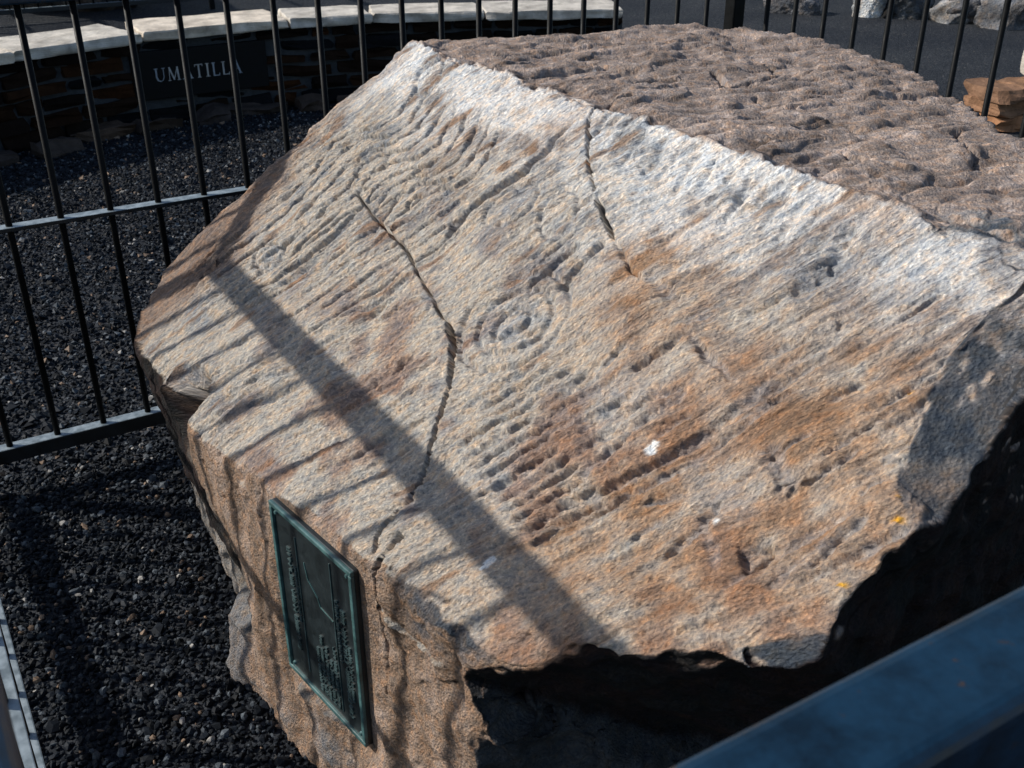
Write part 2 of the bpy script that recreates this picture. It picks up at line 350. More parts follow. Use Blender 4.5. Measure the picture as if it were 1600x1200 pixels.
def build_boulder():
    STEP = 0.0029
    a0, a1, b0, b1 = -0.36, 1.72, -0.10, 0.93
    na = int((a1-a0)/STEP); nb = int((b1-b0)/STEP)
    A, Bm = np.meshgrid(np.linspace(a0, a1, na+1), np.linspace(b0, b1, nb+1))
    PP = R1 + A.ravel()[:, None]*D_A + Bm.ravel()[:, None]*D_B
    d1 = PP-CEN; d1 /= np.linalg.norm(d1, axis=1)[:, None]
    idx = np.arange((na+1)*(nb+1)).reshape(nb+1, na+1)
    bnd = np.concatenate([idx[0, :-1], idx[:-1, -1], idx[-1, :0:-1], idx[:0:-1, 0]])
    NB = len(bnd); MR = 285
    tau = np.concatenate([np.linspace(0, 0.50, 251)[1:], np.linspace(0.50, 0.995, MR-250+1)[1:]])
    db = d1[bnd]; anti = -NM
    om = np.arccos(np.clip(db @ anti, -1, 1))[None, :, None]
    T = tau[:, None, None]
    d2 = (np.sin((1-T)*om)*db[None] + np.sin(T*om)*anti)/np.sin(om)
    dirs = np.concatenate([d1, d2.reshape(-1, 3)]).astype(np.float64)
    # faces
    q = idx
    F1 = np.stack([q[:-1, :-1], q[:-1, 1:], q[1:, 1:], q[1:, :-1]], -1).reshape(-1, 4)
    ring = np.concatenate([bnd[None], len(d1)+np.arange(MR*NB).reshape(MR, NB)])
    nx = np.roll(ring, -1, 1)
    F2 = np.stack([ring[:-1], ring[1:], nx[1:], nx[:-1]], -1).reshape(-1, 4)
    Fc = np.concatenate([F1, F2])
    r1 = radial(dirs, planes1, 100); r2 = radial(dirs, planes2, 300, 0.018); r3 = radial(dirs, planes3, 400, 0.01)
    r = np.maximum(np.maximum(r1, r2), r3)
    P = CEN + dirs*r[:, None]
    # which face each vertex lies on
    def pd(pl): return (P-pl[0]) @ pl[1]
    dm = np.abs(pd(planes1[0])); top = sstep(0.03, 0.012, np.abs(pd(planes1[1])))
    # surface normals from the mesh
    def normals(P):
        fn = np.cross(P[Fc[:, 2]]-P[Fc[:, 0]], P[Fc[:, 3]]-P[Fc[:, 1]])
        N = np.zeros_like(P)
        for k in range(4):
            for ax in range(3): N[:, ax] += np.bincount(Fc[:, k], fn[:, ax], len(P))
        return N/np.maximum(np.linalg.norm(N, axis=1), 1e-12)[:, None]
    N0 = normals(P)
    if np.mean(np.sum(N0*dirs, 1)) < 0:
        Fc = Fc[:, ::-1]; N0 = -N0
    ab = np.stack([(P-R1) @ D_A, (P-R1) @ D_B], 1)
    main = sstep(0.78, 0.90, N0 @ NM)*sstep(0.12, 0.06, dm)
    chipm = np.zeros(len(P))
    for pl in planes1:
        if pl[2] in ('chip',): chipm = np.maximum(chipm, sstep(0.045, 0.020, np.abs(pd(pl)))*sstep(0.88, 0.96, N0 @ pl[1])*sstep(0.97, 0.90, N0 @ NM)*sstep(pl[3][1]+0.07, pl[3][1]+0.01, np.linalg.norm(P-pl[3][0], axis=1)))
    plq = sstep(0.04, 0.015, np.abs(pd(planes1[10])))*sstep(0.8, 0.92, N0 @ planes1[10][1])
    topm = top*sstep(0.85, 0.95, N0[:, 2])*(1-main)
    tsel = sstep(-0.003, -0.013, ab[:, 1]+0.006*noise(P*40, 19)+0.003*noise(P*120, 20))*sstep(0.7, 0.85, P[:, 2])*sstep(0.25, 0.5, N0[:, 2])*(1-chipm)
    main = main*(1-tsel); topm = np.maximum(topm, tsel)
    main = main*(1-chipm)
    # ---------------- relief
    disp = np.zeros(len(P))
    disp += 0.0034*fbm(P*12, 21, 2)*(1-0.6*chipm)*(1-0.5*topm)
    disp += 0.0009*fbm(P*60, 22, 3)*(1-0.8*chipm)*(1-0.4*topm)
    # grain: warped streaks running up the face; direction turns slowly across it
    warp = fbm(np.stack([ab[:, 0]*3, ab[:, 1]*3, P[:, 0]*0], 1), 33, 2)
    ga = GRAIN0 + GRAIN1*(ab[:, 0]-0.6)
    rel = ab-np.array([0.6, 0.1])
    s_al = rel[:, 0]*np.cos(ga)+rel[:, 1]*np.sin(ga); s_ac = -rel[:, 0]*np.sin(ga)+rel[:, 1]*np.cos(ga)+0.022*warp
    def streak(fa, fc, seed): return noise(np.stack([s_al*fa, s_ac*fc, np.full(len(P), seed*1.7)], 1), seed)
    st = streak(3.0, 44, 41); st2 = streak(6, 100, 42); st3 = streak(13, 190, 43)
    amt = 0.5+0.9*sstep(-0.3, 0.4, fbm(np.stack([ab[:, 0]*4, ab[:, 1]*4, P[:, 0]*0], 1), 48, 2))
    ridg = lambda x: (1-np.abs(x)*2.4)
    disp += main*amt*(0.0040*st + 0.0030*st2 + 0.0020*st3 - 0.0045*np.clip(ridg(streak(2.6, 40, 44))-0.62, 0, 1)*2.2)
    disp += main*0.0009*noise(P*210, 45)
    # rough patches with small pits toward the lower right
    lowr = sstep(0.2, 0.9, ab[:, 0])*sstep(0.15, 0.6, ab[:, 1])
    disp += main*lowr*0.0022*noise(P*150, 46)
    pits = np.clip(noise(P*85, 47)-0.30, 0, 1)
    disp -= (main*(0.15+0.6*lowr))*pits*0.008
    # top face: ripples running along the far fence
    tx = P @ U; ty = P @ Vd
    def tstreak(fa, fc, seed): return noise(np.stack([(tx+0.25*ty)*fa, (ty-0.10*tx)*fc+0.4*warp, P[:, 0]*0+seed], 1), seed)
    tsm = tstreak(2.2, 26, 51); tsf = tstreak(4, 48, 52)
    disp += topm*(0.0045*tsm+0.0035*tsf+0.0012*tstreak(8, 60, 54)-0.006*np.clip(1-np.abs(tstreak(1.6, 15, 55))*9, 0, 1)+0.0010*noise(P*60, 53))
    # plaque face: gently fluted with small pits, down-running
    pw = P @ WPLQ
    disp += plq*(0.0025*noise(np.stack([pw*14, P[:, 2]*3, P[:, 0]*0], 1), 61) + 0.0018*noise(np.stack([pw*60, P[:, 2]*12, P[:, 0]*0], 1), 62))
    disp -= plq*np.clip(noise(P*95, 63)-0.28, 0, 1)*0.012
    other = (1-main)*(1-topm)*(1-plq)*(1-chipm)
    disp += other*(0.012*fbm(P*9, 71, 3) + 0.006*(0.3-np.abs(noise(P*22, 72))*1.5))
    # serrated crest along the ridge
    crest = np.exp(-((ab[:, 1]-0.0)/0.035)**2)*sstep(0.05, 0.02, dm)
    disp += crest*(0.0030*noise(np.stack([ab[:, 0]*42, ab[:, 1]*6, P[:, 0]*0], 1), 81)+0.003*noise(np.stack([ab[:, 0]*90, ab[:, 1]*12, P[:, 0]*0], 1), 82))
    disp -= 0.010*np.exp(-((ab[:, 1]+0.026+0.006*noise(P*14, 83))/0.014)**2)*sstep(0.5, 0.8, N0[:, 2])*sstep(0.09, 0.05, dm)*(0.6+0.8*noise(P*9, 84))
    # ---------------- carved lines and cracks
    wob = np.stack([noise(P*45, 91), noise(P*45, 92)], 1)*0.0035
    abw = ab + wob + np.stack([noise(P*150, 93), noise(P*150, 94)], 1)*0.0022
    peck = np.zeros(len(P))
    def carve(poly, w, depth, m=None, closed=False, sharp=False, fade=True):
        nonlocal disp
        Q = np.array([pxab(*p) for p in poly]); 
        if closed: Q = np.concatenate([Q, Q[:1]])
        if m is None: m = main
        lo = Q.min(0)-4*w-0.01; hi = Q.max(0)+4*w+0.01
        sel = np.where((abw[:, 0] > lo[0]) & (abw[:, 0] < hi[0]) & (abw[:, 1] > lo[1]) & (abw[:, 1] < hi[1]) & (m > 0.02))[0]
        if len(sel) == 0: return
        X = abw[sel]; best = np.full(len(sel), 9.0); along = np.zeros(len(sel)); tot = 0
        for i in range(len(Q)-1):
            e = Q[i+1]-Q[i]; l = np.linalg.norm(e)+1e-9
            t = np.clip(((X-Q[i]) @ e)/(l*l), 0, 1); dd = np.linalg.norm(X-Q[i]-t[:, None]*e, axis=1)
            up = dd < best; best[up] = dd[up]; along[up] = tot+t[up]*l; tot += l
        f = np.ones(len(sel))
        if fade and not closed: f = sstep(0, 0.16*tot, along)*sstep(0, 0.16*tot, tot-along)
        prof = np.exp(-(best/(w*1.05*(0.4+0.6*f)))**4) if not sharp else np.clip((1-best/(w*(0.35+0.65*f)))*3.5, 0, 1)
        disp[sel] -= m[sel]*depth*GD*prof*f*(0.72+0.9*(0.3+0.5*noise(np.stack([X[:, 0]*120, X[:, 1]*120, X[:, 0]*0], 1), 98)))
        if not sharp: peck[sel] = np.maximum(peck[sel], m[sel]*prof*f)
    GD = 1.15
    def ellipse(cx, cy, rx, ry, ang, n=28, a0=0, a1=360):
        c, s = math.cos(math.radians(ang)), math.sin(math.radians(ang)); out = []
        for i in range(n+1):
            t = math.radians(a0+(a1-a0)*i/n); x, y = rx*math.cos(t), ry*math.sin(t); out.append((cx+c*x-s*y, cy+s*x+c*y))
        return out
    # long open cracks
    mall = np.maximum(main, sstep(0.11, 0.08, dm))
    carve([(966, 122), (945, 140), (930, 165), (920, 195), (918, 230), (921, 265), (930, 300)], 0.0022, 0.040, mall, sharp=True, fade=False)
    carve([(932, 305), (938, 330), (948, 350), (958, 372)], 0.0042, 0.090, mall, sharp=True)
    carve([(955, 368), (972, 395), (985, 420), (1010, 440)], 0.0035, 0.008, mall, sharp=True)
    carve([(555, 300), (590, 345), (620, 375), (640, 400), (660, 440), (680, 475), (698, 502)], 0.0028, 0.020, mall, sharp=True, fade=False)
    carve([(696, 498), (705, 520), (708, 550), (706, 575), (700, 605)], 0.0060, 0.110, mall, sharp=True)
    carve([(702, 590), (694, 625), (684, 655), (674, 695), (662, 728), (648, 760), (634, 785), (612, 812), (588, 842), (583, 862)], 0.0032, 0.100, mall, sharp=True, fade=False)
    # gouges
    for poly, w, dpt in [
        ([(905, 188), (872, 214), (845, 240), (815, 268), (785, 290), (745, 320), (712, 352), (690, 385)], 0.0080, 0.019),
        ([(850, 236), (825, 262), (800, 280)], 0.006, 0.010),
        ([(948, 372), (918, 402), (890, 432), (865, 458)], 0.0075, 0.014), ([(908, 372), (878, 398), (846, 430), (820, 455)], 0.0075, 0.012),
        ([(1082, 506), (1050, 530), (1015, 558), (980, 585)], 0.007, 0.011), ([(1120, 490), (1082, 508)], 0.006, 0.006),
        ([(880, 800), (940, 770), (1010, 735), (1075, 695), (1150, 645), (1230, 595), (1300, 555), (1335, 535)], 0.0075, 0.0075),
        ([(930, 800), (1000, 770), (1090, 712), (1180, 655), (1260, 600)], 0.005, 0.006),
        ([(1190, 560), (1240, 540), (1290, 525), (1330, 500)], 0.008, 0.006),
        ([(1040, 215), (1020, 250), (1000, 275)], 0.007, 0.006), ([(808, 130), (840, 112)], 0.007, 0.009),
        ([(1140, 330), (1170, 290), (1200, 270)], 0.008, 0.006), ([(1340, 345), (1310, 400), (1260, 450), (1230, 480)], 0.018, 0.007),
        ([(1105, 345), (1150, 335), (1200, 300), (1240, 270)], 0.009, 0.006),
        ([(1150, 878), (1180, 868), (1205, 872)], 0.017, 0.012), ([(1120, 890), (1100, 815)], 0.007, 0.004), ([(1090, 815), (1115, 800), (1122, 780)], 0.005, 0.008),
        ([(935, 800), (970, 785)], 0.008, 0.007), ([(1200, 690), (1225, 745), (1240, 770)], 0.012, 0.008), 
        ([(500, 545), (545, 580), (575, 620)], 0.012, 0.004), ([(610, 590), (630, 570), (650, 560)], 0.007, 0.006),
        ([(1060, 470), (1035, 450), (1010, 425)], 0.008, 0.006), ([(1110, 575), (1100, 545), (1085, 540)], 0.006, 0.005),
        ([(1160, 605), (1128, 578), (1098, 545), (1075, 515)], 0.005, 0.005),
    ]: carve(poly, w, dpt)
    # concentric oval motifs
    for cx, cy, rx, ry, an, dp in [(803, 502, 98, 60, -36, .0078), (803, 502, 66, 37, -36, .0066), (798, 504, 34, 15, -36, .0075), (800, 320, 50, 22, -38, .0060), (872, 330, 40, 22, -52, .0048),
                               (672, 118, 34, 17, -55, .0055), (580, 255, 30, 15, -35, .0060), (418, 398, 26, 15, -30, .0062), (645, 482, 30, 20, -30, .0035), (605, 590, 26, 12, -40, .0035)]:
        carve(ellipse(cx, cy, rx, ry, an), 0.0046 if rx > 32 else 0.0034, dp, closed=True)
    # wavy parallel lines of the upper left
    base = [(262, 455), (330, 392), (400, 345), (452, 300), (492, 262), (522, 222), (560, 205), (592, 200), (622, 178), (648, 138), (664, 100)]
    for k in range(9):
        carve([(x+k*15, y+k*11.5) for x, y in base[(0 if k < 6 else 3):]], 0.0042, 0.0115)
    base = [(360, 445), (430, 415), (490, 375), (545, 335), (600, 300), (660, 262), (705, 225)]
    for k in range(7):
        carve([(x+k*10, y+k*17+random.uniform(-4, 4)) for x, y in base[(k % 2):]], 0.0040, 0.0095)
    # fans of short lines on the left and the ribbed motif below the ovals
    for k in range(9): carve([(300+k*24, 560+k*28), (390+k*24, 530+k*26), (480+k*22, 490+k*24)], 0.0048, 0.0042)
    for k in range(10): carve([(706+k*13, 700+k*17), (765+k*13, 664+k*17), (828+k*14, 632+k*16)], 0.0050, 0.0105)
    for k in range(6): carve([(720+k*22, 640+k*6), (790+k*22, 596+k*5), (850+k*24, 560+k*4)], 0.0048, 0.0058)
    rg = random.Random(77)
    for k in range(70):
        x = rg.uniform(330, 1380); y = 120+(x-330)*0.42+rg.uniform(40, 470); L_ = rg.uniform(50, 190); an = math.radians(rg.uniform(24, 42) - (6 if x < 600 else 0))
        mx, my = L_*math.cos(an), L_*math.sin(an); carve([(x, y), (x+mx*.5, y-my*.5+rg.uniform(-5, 5)), (x+mx, y-my)], rg.uniform(0.0026, 0.0055), rg.uniform(0.0025, 0.0065))
    # rows of pecked pits
    for cx, cy in [(918, 665), (935, 655), (955, 640), (910, 705), (930, 690), (950, 676), (968, 660), (988, 645), (1005, 628), (1025, 612), (920, 735), (945, 722), (1000, 668), (1020, 650), (1040, 635), (1062, 620), (975, 690), (885, 720), (898, 590), (925, 575), (950, 560), (965, 545)]:
        carve([(cx-6, cy+6), (cx+6, cy-6)], 0.0060, 0.0055, fade=False)
    for k in range(16):   # loose pecked strokes toward the ridge
        x = 960+k*27; y = 165+k*13; carve([(x, y), (x-22, y+34), (x-50, y+62+8*(k % 3))], 0.0045+0.002*(k % 2), 0.0040)
    for poly, w, dp in [([(1115, 118), (1140, 134), (1200, 126), (1265, 114), (1335, 104)], .006, .014), ([(1118, 112), (1132, 140)], .006, .014), ([(1178, 92), (1205, 104), (1232, 122)], .004, .008), ([(880, 92), (960, 108), (1090, 128)], .005, .008), ([(1235, 175), (1290, 182), (1345, 196)], .006, .010),
                        ([(1495, 205), (1500, 222), (1535, 262)], .006, .011), ([(1350, 150), (1400, 140), (1440, 142)], .007, .010), ([(1020, 70), (1100, 62), (1180, 66)], .004, .007), ([(1300, 235), (1380, 262), (1460, 268)], .005, .009), ([(1180, 150), (1225, 168), (1255, 160)], .006, .010)]:
        Q = np.array([at_z(x, y, 1.095)[:2] for x, y in poly]); sl = np.where(topm > 0.3)[0]; X = P[sl, :2]+np.stack([noise(P[sl]*40, 191), noise(P[sl]*40, 192)], 1)*0.012; bst = np.full(len(sl), 9.0)
        for i in range(len(Q)-1):
            e = Q[i+1]-Q[i]; t = np.clip(((X-Q[i]) @ e)/(e @ e), 0, 1); bst = np.minimum(bst, np.linalg.norm(X-Q[i]-t[:, None]*e, axis=1))
        disp[sl] -= dp*np.clip((1-bst/w)*2, 0, 1)
    blk = noise(np.stack([tx*9, ty*16, P[:, 0]*0], 1), 193); disp += topm*0.006*(sstep(0.05, 0.12, blk)-sstep(-0.25, -0.18, -blk)*0.3)*(1-0.5*sstep(0.0, 0.3, tsm))
    # crack carried down the plaque face
    px3 = [on_plane(x, y, PPLQ, NPLQ) for x, y in [(586, 845), (583, 880), (585, 920), (590, 965), (596, 1010), (601, 1055), (606, 1090)]]
    selp = np.where(plq+sstep(0.05, 0.03, np.abs(pd(planes1[10]))) > 0.3)[0]
    Xp = P[selp]-((P[selp]-PPLQ) @ NPLQ)[:, None]*NPLQ + noise(P[selp]*50, 95)[:, None]*0.006*WPLQ; best = np.full(len(selp), 9.0); al = np.zeros(len(selp))
    for i in range(len(px3)-1):
        e = px3[i+1]-px3[i]; l = np.linalg.norm(e); t = np.clip(((Xp-px3[i]) @ e)/(l*l), 0, 1)
        dd = np.linalg.norm(Xp-px3[i]-t[:, None]*e, axis=1); up = dd < best; best[up] = dd[up]; al[up] = i+t[up]
    disp[selp] -= 0.06*np.clip((1-best/(0.0046*(1-0.12*al)))*3, 0, 1)*(1-0.12*al)
    # broken hollow under the left lip
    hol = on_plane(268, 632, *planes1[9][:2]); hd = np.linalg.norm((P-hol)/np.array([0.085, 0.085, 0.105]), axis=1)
    Pn = P + N0*disp[:, None]
    pu = (P-PPLQ) @ WPLQ; tl_ = on_plane(432, 787, PPLQ, NPLQ); br_ = on_plane(581, 1153, PPLQ, NPLQ)
    u0, u1 = (tl_-PPLQ) @ WPLQ, (br_-PPLQ) @ WPLQ; mrg = 0.010; sf = 0.030
    bed = sstep(u0-mrg-sf, u0-mrg, pu)*sstep(u1+mrg+sf, u1+mrg, pu)*sstep(br_[2]-mrg-sf, br_[2]-mrg, P[:, 2])*sstep(tl_[2]+mrg+sf, tl_[2]+mrg, P[:, 2])*plq
    Pn -= ((((Pn-PPLQ) @ NPLQ)+0.001)*bed)[:, None]*NPLQ
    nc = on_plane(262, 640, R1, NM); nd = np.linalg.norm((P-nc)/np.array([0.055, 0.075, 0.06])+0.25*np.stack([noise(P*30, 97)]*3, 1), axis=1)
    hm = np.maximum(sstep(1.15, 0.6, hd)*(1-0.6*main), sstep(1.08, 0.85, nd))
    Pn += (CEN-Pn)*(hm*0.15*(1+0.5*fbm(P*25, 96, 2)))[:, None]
    # ---------------- stone colour; overhang and side faces also carry painted shade
    ab3 = np.stack([ab[:, 0], ab[:, 1], P[:, 2]*0], 1)
    n_big = fbm(ab3*3.2, 201, 3); n_mid = fbm(ab3*11, 202, 3); n_st = streak(4, 26, 203)+0.6*streak(9, 60, 204)
    def blob(x, y, r):
        c = pxab(x, y); return np.exp(-(((ab-c)**2).sum(1))/(r*r))
    tan = np.array([0.44, 0.395, 0.34]); pale = np.array([0.74, 0.74, 0.73]); ora = np.array([0.34, 0.215, 0.135]); brown = np.array([0.20, 0.135, 0.10]); grey = np.array([0.30, 0.31, 0.32]); fresh = np.array([0.070, 0.082, 0.098])
    C = np.tile(tan, (len(P), 1))
    def mixc(C, c, f): f = np.clip(f, 0, 1)[:, None]; return C*(1-f)+c*f
    pal = sstep(0.30, 0.02, ab[:, 1]+0.10*n_big+0.04*n_mid)*0.85
    C = mixc(C, pale, pal)
    C = mixc(C, grey, 0.75*sstep(0.05, 0.55, n_mid+0.5*n_st+0.2*n_big))
    st_o = blob(1240, 800, 0.36)*0.8+blob(960, 860, 0.2)*0.45+blob(1020, 430, 0.10)*0.9+blob(1050, 560, 0.12)*0.5+blob(880, 190, 0.09)*0.6+blob(1370, 330, 0.06)+blob(1000, 950, 0.16)*0.5+blob(760, 180, 0.2)*0.25+blob(1300, 640, 0.15)*0.5
    C = mixc(C, ora, st_o*(0.60+0.6*n_mid+0.4*n_st))
    C = mixc(C, ora*0.8, 0.8*sstep(0.25, 0.6, n_st+0.5*n_mid-0.15))
    pk = blob(803, 502, 0.050)*0.8+blob(1010, 300, 0.05)*0.6+blob(955, 640, 0.06)*0.55+blob(800, 318, 0.03)*0.6+blob(780, 740, 0.07)*0.5+blob(1250, 400, 0.08)*0.5+blob(420, 400, 0.03)*0.8+blob(1130, 770, 0.05)*0.5+blob(1460, 420, 0.09)*0.6
    C = mixc(C, np.array([0.37, 0.385, 0.40]), pk*(0.75+0.6*n_mid))
    C = mixc(C, np.array([0.34, 0.345, 0.35]), 0.55*peck*(0.8+0.8*n_mid))
    # brown desert varnish over the left shoulder
    vb = sstep(0.06, -0.10, ab[:, 0]+0.08*n_big-0.16*sstep(0.2, 0.8, ab[:, 1])+0.03*n_st)
    C = mixc(C, brown*1.15, 0.85*vb)
    C = mixc(C, brown*np.array([1.35, 1.15, 1.05]), 0.62*lowr*sstep(-0.2, 0.5, n_mid+n_big))
    # other faces
    tn = fbm(P*14, 211, 3)
    topc = np.array([0.30, 0.24, 0.205])*(1+0.55*tn[:, None]+0.35*tsm[:, None]+0.3*tsf[:, None]+0.9*np.clip(noise(P*75, 214)-0.22, 0, 1)[:, None]*2)
    C = C*(1-topm[:, None])+topc*topm[:, None]
    fl = noise(np.stack([pw*20, P[:, 2]*2.5, P[:, 0]*0], 1), 213)[:, None]+0.5*tn[:, None]
    plc = np.array([0.29, 0.205, 0.15])*(1+0.5*fl)+np.array([0.02, 0.03, 0.04])*np.clip(fl*2, 0, 1)
    C = C*(1-plq[:, None])+plc*plq[:, None]
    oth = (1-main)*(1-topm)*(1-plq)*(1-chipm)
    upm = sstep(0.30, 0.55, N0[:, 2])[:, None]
    othc = np.where((P[:, 2] > 0.2)[:, None], np.array([0.024, 0.017, 0.015]), np.array([0.20, 0.185, 0.17]))*(1+0.6*tn[:, None])  # overhang and side faces near black: shade put into the colour
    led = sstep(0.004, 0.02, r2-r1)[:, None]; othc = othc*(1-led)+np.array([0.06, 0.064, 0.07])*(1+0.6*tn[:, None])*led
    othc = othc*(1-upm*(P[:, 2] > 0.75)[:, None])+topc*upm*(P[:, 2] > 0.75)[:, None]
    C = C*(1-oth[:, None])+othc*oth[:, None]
    C = mixc(C, fresh*(1+0.3*0), chipm*(0.92+0.3*tn))
    foot = sstep(0.006, 0.02, r3-np.maximum(r1, r2)); C = mixc(C, np.array([0.19, 0.185, 0.185]), foot*0.85)
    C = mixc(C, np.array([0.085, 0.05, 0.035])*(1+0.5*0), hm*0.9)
    # white droppings and yellow lichen
    for x, y, rr in [(760, 880, 0.0075), (765, 874, 0.006), (752, 886, 0.004), (1246, 285, 0.005), (1240, 293, 0.005), (1233, 300, 0.004), (1018, 705, 0.008), (1028, 696, 0.005), (432, 388, 0.004), (1120, 815, 0.004), (655, 88, 0.004), (652, 100, 0.004)]:
        C = mixc(C, np.array([0.85, 0.85, 0.83]), main*sstep(1.25, 0.75, np.linalg.norm(abw-pxab(x, y), axis=1)/rr))
    for x, y, rr in [(1400, 811, 0.0065), (1418, 611, 0.004), (1316, 911, 0.005), (1408, 776, 0.003)]:
        dd = np.linalg.norm(ab+1.3*wob-pxab(x, y), axis=1)/rr
        C = mixc(C, np.array([0.62, 0.33, 0.03]), 0.95*main*sstep(1.2, 0.6, dd+0.9*noise(P*300, 221)))
    for x, y, rr in [(1110, 50, 0.012), (1200, 46, 0.014), (1168, 37, 0.010), (930, 105, 0.007)]:
        p = at_z(x, y, 1.098); C = mixc(C, np.array([0.85, 0.85, 0.85]), sstep(1.2, 0.8, np.linalg.norm(P-p, axis=1)/rr))
    C = np.clip(C, 0.02, 0.9)
    # drop what lies under the ground
    keepf = (Pn[Fc][:, :, 2] > -0.03).any(1); Fk = Fc[keepf]
    used = np.unique(Fk); remap = np.full(len(Pn), -1, np.int64); remap[used] = np.arange(len(used))
    me = np_mesh('boulder', Pn[used], remap[Fk].astype(np.int32)); col_attr(me, C[used])
    gc = np.where(((dm < 0.045) & (ab[:, 1] > -0.014))[:, None], np.stack([s_al*0.6, s_ac, (P-R1) @ NM], 1), P)
    ga_ = me.attributes.new('gco', 'FLOAT_VECTOR', 'POINT'); ga_.data.foreach_set('vector', np.ascontiguousarray(gc[used], np.float32).ravel())
    gm_ = me.attributes.new('gmask', 'FLOAT', 'POINT'); gm_.data.foreach_set('value', np.ascontiguousarray(np.clip(main*(1-chipm)*(1-0.45*lowr)*(0.62+1.1*n_mid+0.6*n_big), 0.12, 1)[used], np.float32))
    o = link('carved_boulder', me, M_ROCK)
    tag(o, 'large grey and tan basalt boulder covered with carved ovals and grooves inside the fence', 'boulder')
    return o
# grain direction on the face, measured from strokes seen on the stone
def _dir(p, q): v = pxab(*q)-pxab(*p); return math.atan2(v[1], v[0])
_g1 = _dir((330, 640), (520, 540)); _g2 = _dir((900, 800), (1290, 560)); _g3 = _dir((600, 340), (705, 250))
GRAIN0 = (_g1+_g2+_g3)/3; GRAIN1 = 0.10
print('grain', _g1, _g2, _g3)
build_boulder(); print('T build_boulder()', time.time()-T0)

# ------------------------------------------------------------------ plaque on the boulder's end
def build_plaque():
    wdir = WPLQ; up = np.array([0, 0, 1.0])
    tl = on_plane(432, 787, PPLQ, NPLQ); tr = on_plane(560, 892, PPLQ, NPLQ); bl = on_plane(457, 1030, PPLQ, NPLQ)
    W = float(np.linalg.norm(tr-tl)); H = float(abs(tl[2]-bl[2])+0.01); ctr = (tl + on_plane(581, 1153, PPLQ, NPLQ))/2
    root = empty('bronze_plaque'); x = Vector(wdir); z = Vector((0, 0, 1)); y = Vector(-NPLQ)
    root.matrix_world = Matrix(((x.x, y.x, z.x, ctr[0]+NPLQ[0]*0.001), (x.y, y.y, z.y, ctr[1]+NPLQ[1]*0.001), (x.z, y.z, z.z, ctr[2]), (0, 0, 0, 1)))
    tag(root, 'green bronze plaque with rows of lettering fixed sideways on the boulder end', 'plaque')
    link('plate', bm_mesh('plate', box_bm(W, 0.016, H, 0.003)), M_BRONZE, root)
    rim = 0.009
    for nm, sx, sz, cx, cz in [('rim', W, rim, 0, H/2-rim/2), ('rim', W, rim, 0, -H/2+rim/2), ('rim', rim, H-2*rim, W/2-rim/2, 0), ('rim', rim, H-2*rim, -W/2+rim/2, 0)]:
        link(nm, bm_mesh('rim', box_bm(sx, 0.007, sz, 0.0018, centre=(cx, -0.0095, cz))), M_BRONZE_EDGE, root)
    # raised lettering: each line of type runs up and down the plate
    def line(x, z0, z1, size, seed, mat=M_LETTER):
        rnd = random.Random(seed); bm = bmesh.new(); z = z0
        while z < z1:
            word = rnd.randint(2, 8)
            for _ in range(word):
                w = size*rnd.uniform(0.35, 0.75)
                if z+w > z1: break
                kind = rnd.random(); t = size*0.2
                box_bm(size, 0.004, t, 0, centre=(x, -0.0092, z+t/2), bm=bm)
                if kind < 0.6: box_bm(size*rnd.uniform(.6, 1), 0.004, t, 0, centre=(x, -0.0092, z+w-t/2), bm=bm)
                if kind > 0.3: box_bm(t, 0.0035, w, 0, centre=(x+rnd.choice((-.4, 0, .4))*size, -0.0090, z+w/2), bm=bm)
                z += w+size*0.22
            z += size*0.55
        link('lettering', bm_mesh('lettering', bm), mat, root)
    line(0.085, -H*0.40, H*0.24, 0.012, 1); line(0.068, -H*0.10, H*0.28, 0.009, 2)
    line(0.097, -H*0.28, H*0.05, 0.007, 9)
    line(-0.078, -H*0.30, H*0.34, 0.012, 3); line(-0.061, -H*0.10, H*0.22, 0.007, 8)
    for k in range(5): line(0.046-k*0.014, -H*0.43, -H*(0.05+0.05*((k*2) % 3)), 0.0085, 10+k)
    # two fine engraved-looking rules
    for cx, hh in ((0.056, H*0.86), (-0.052, H*0.8)):
        link('rule', bm_mesh('rule', box_bm(0.0022, 0.003, hh, 0.0006, centre=(cx, -0.0086, 0))), M_LETTER, root)
    bm = bmesh.new(); pts = [(-0.03, 0.105), (-0.022, 0.075), (0.005, 0.055), (0.012, 0.04), (0.05, 0.035)]
    for (xa, za), (xb, zb) in zip(pts[:-1], pts[1:]):
        L_ = math.hypot(xb-xa, zb-za); b = box_bm(L_+0.001, 0.0022, 0.0016); an = math.atan2(zb-za, xb-xa)
        for v in b.verts:
            px_, pz_ = v.co.x, v.co.z; v.co = Vector((math.cos(an)*px_-math.sin(an)*pz_+(xa+xb)/2, v.co.y-0.0083, math.sin(an)*px_+math.cos(an)*pz_+(za+zb)/2))
        m = bpy.data.meshes.new('t'); b.to_mesh(m); b.free(); bm.from_mesh(m); bpy.data.meshes.remove(m)
    link('engraved_line', bm_mesh('engraved_line', bm), M_BRONZE_EDGE, root)
    for cx in (-1, 1):
        for cz in (-1, 1):
            b = bmesh.new(); bmesh.ops.create_cone(b, cap_ends=True, segments=12, radius1=0.0045, radius2=0.003, depth=0.004, matrix=Matrix.Translation((cx*(W/2-0.017), -0.0098, cz*(H/2-0.017))) @ Matrix.Rotation(math.pi/2, 4, 'X'))
            link('screw', bm_mesh('screw', b), M_BRONZE_EDGE, root)
build_plaque(); print('T build_plaque()', time.time()-T0)

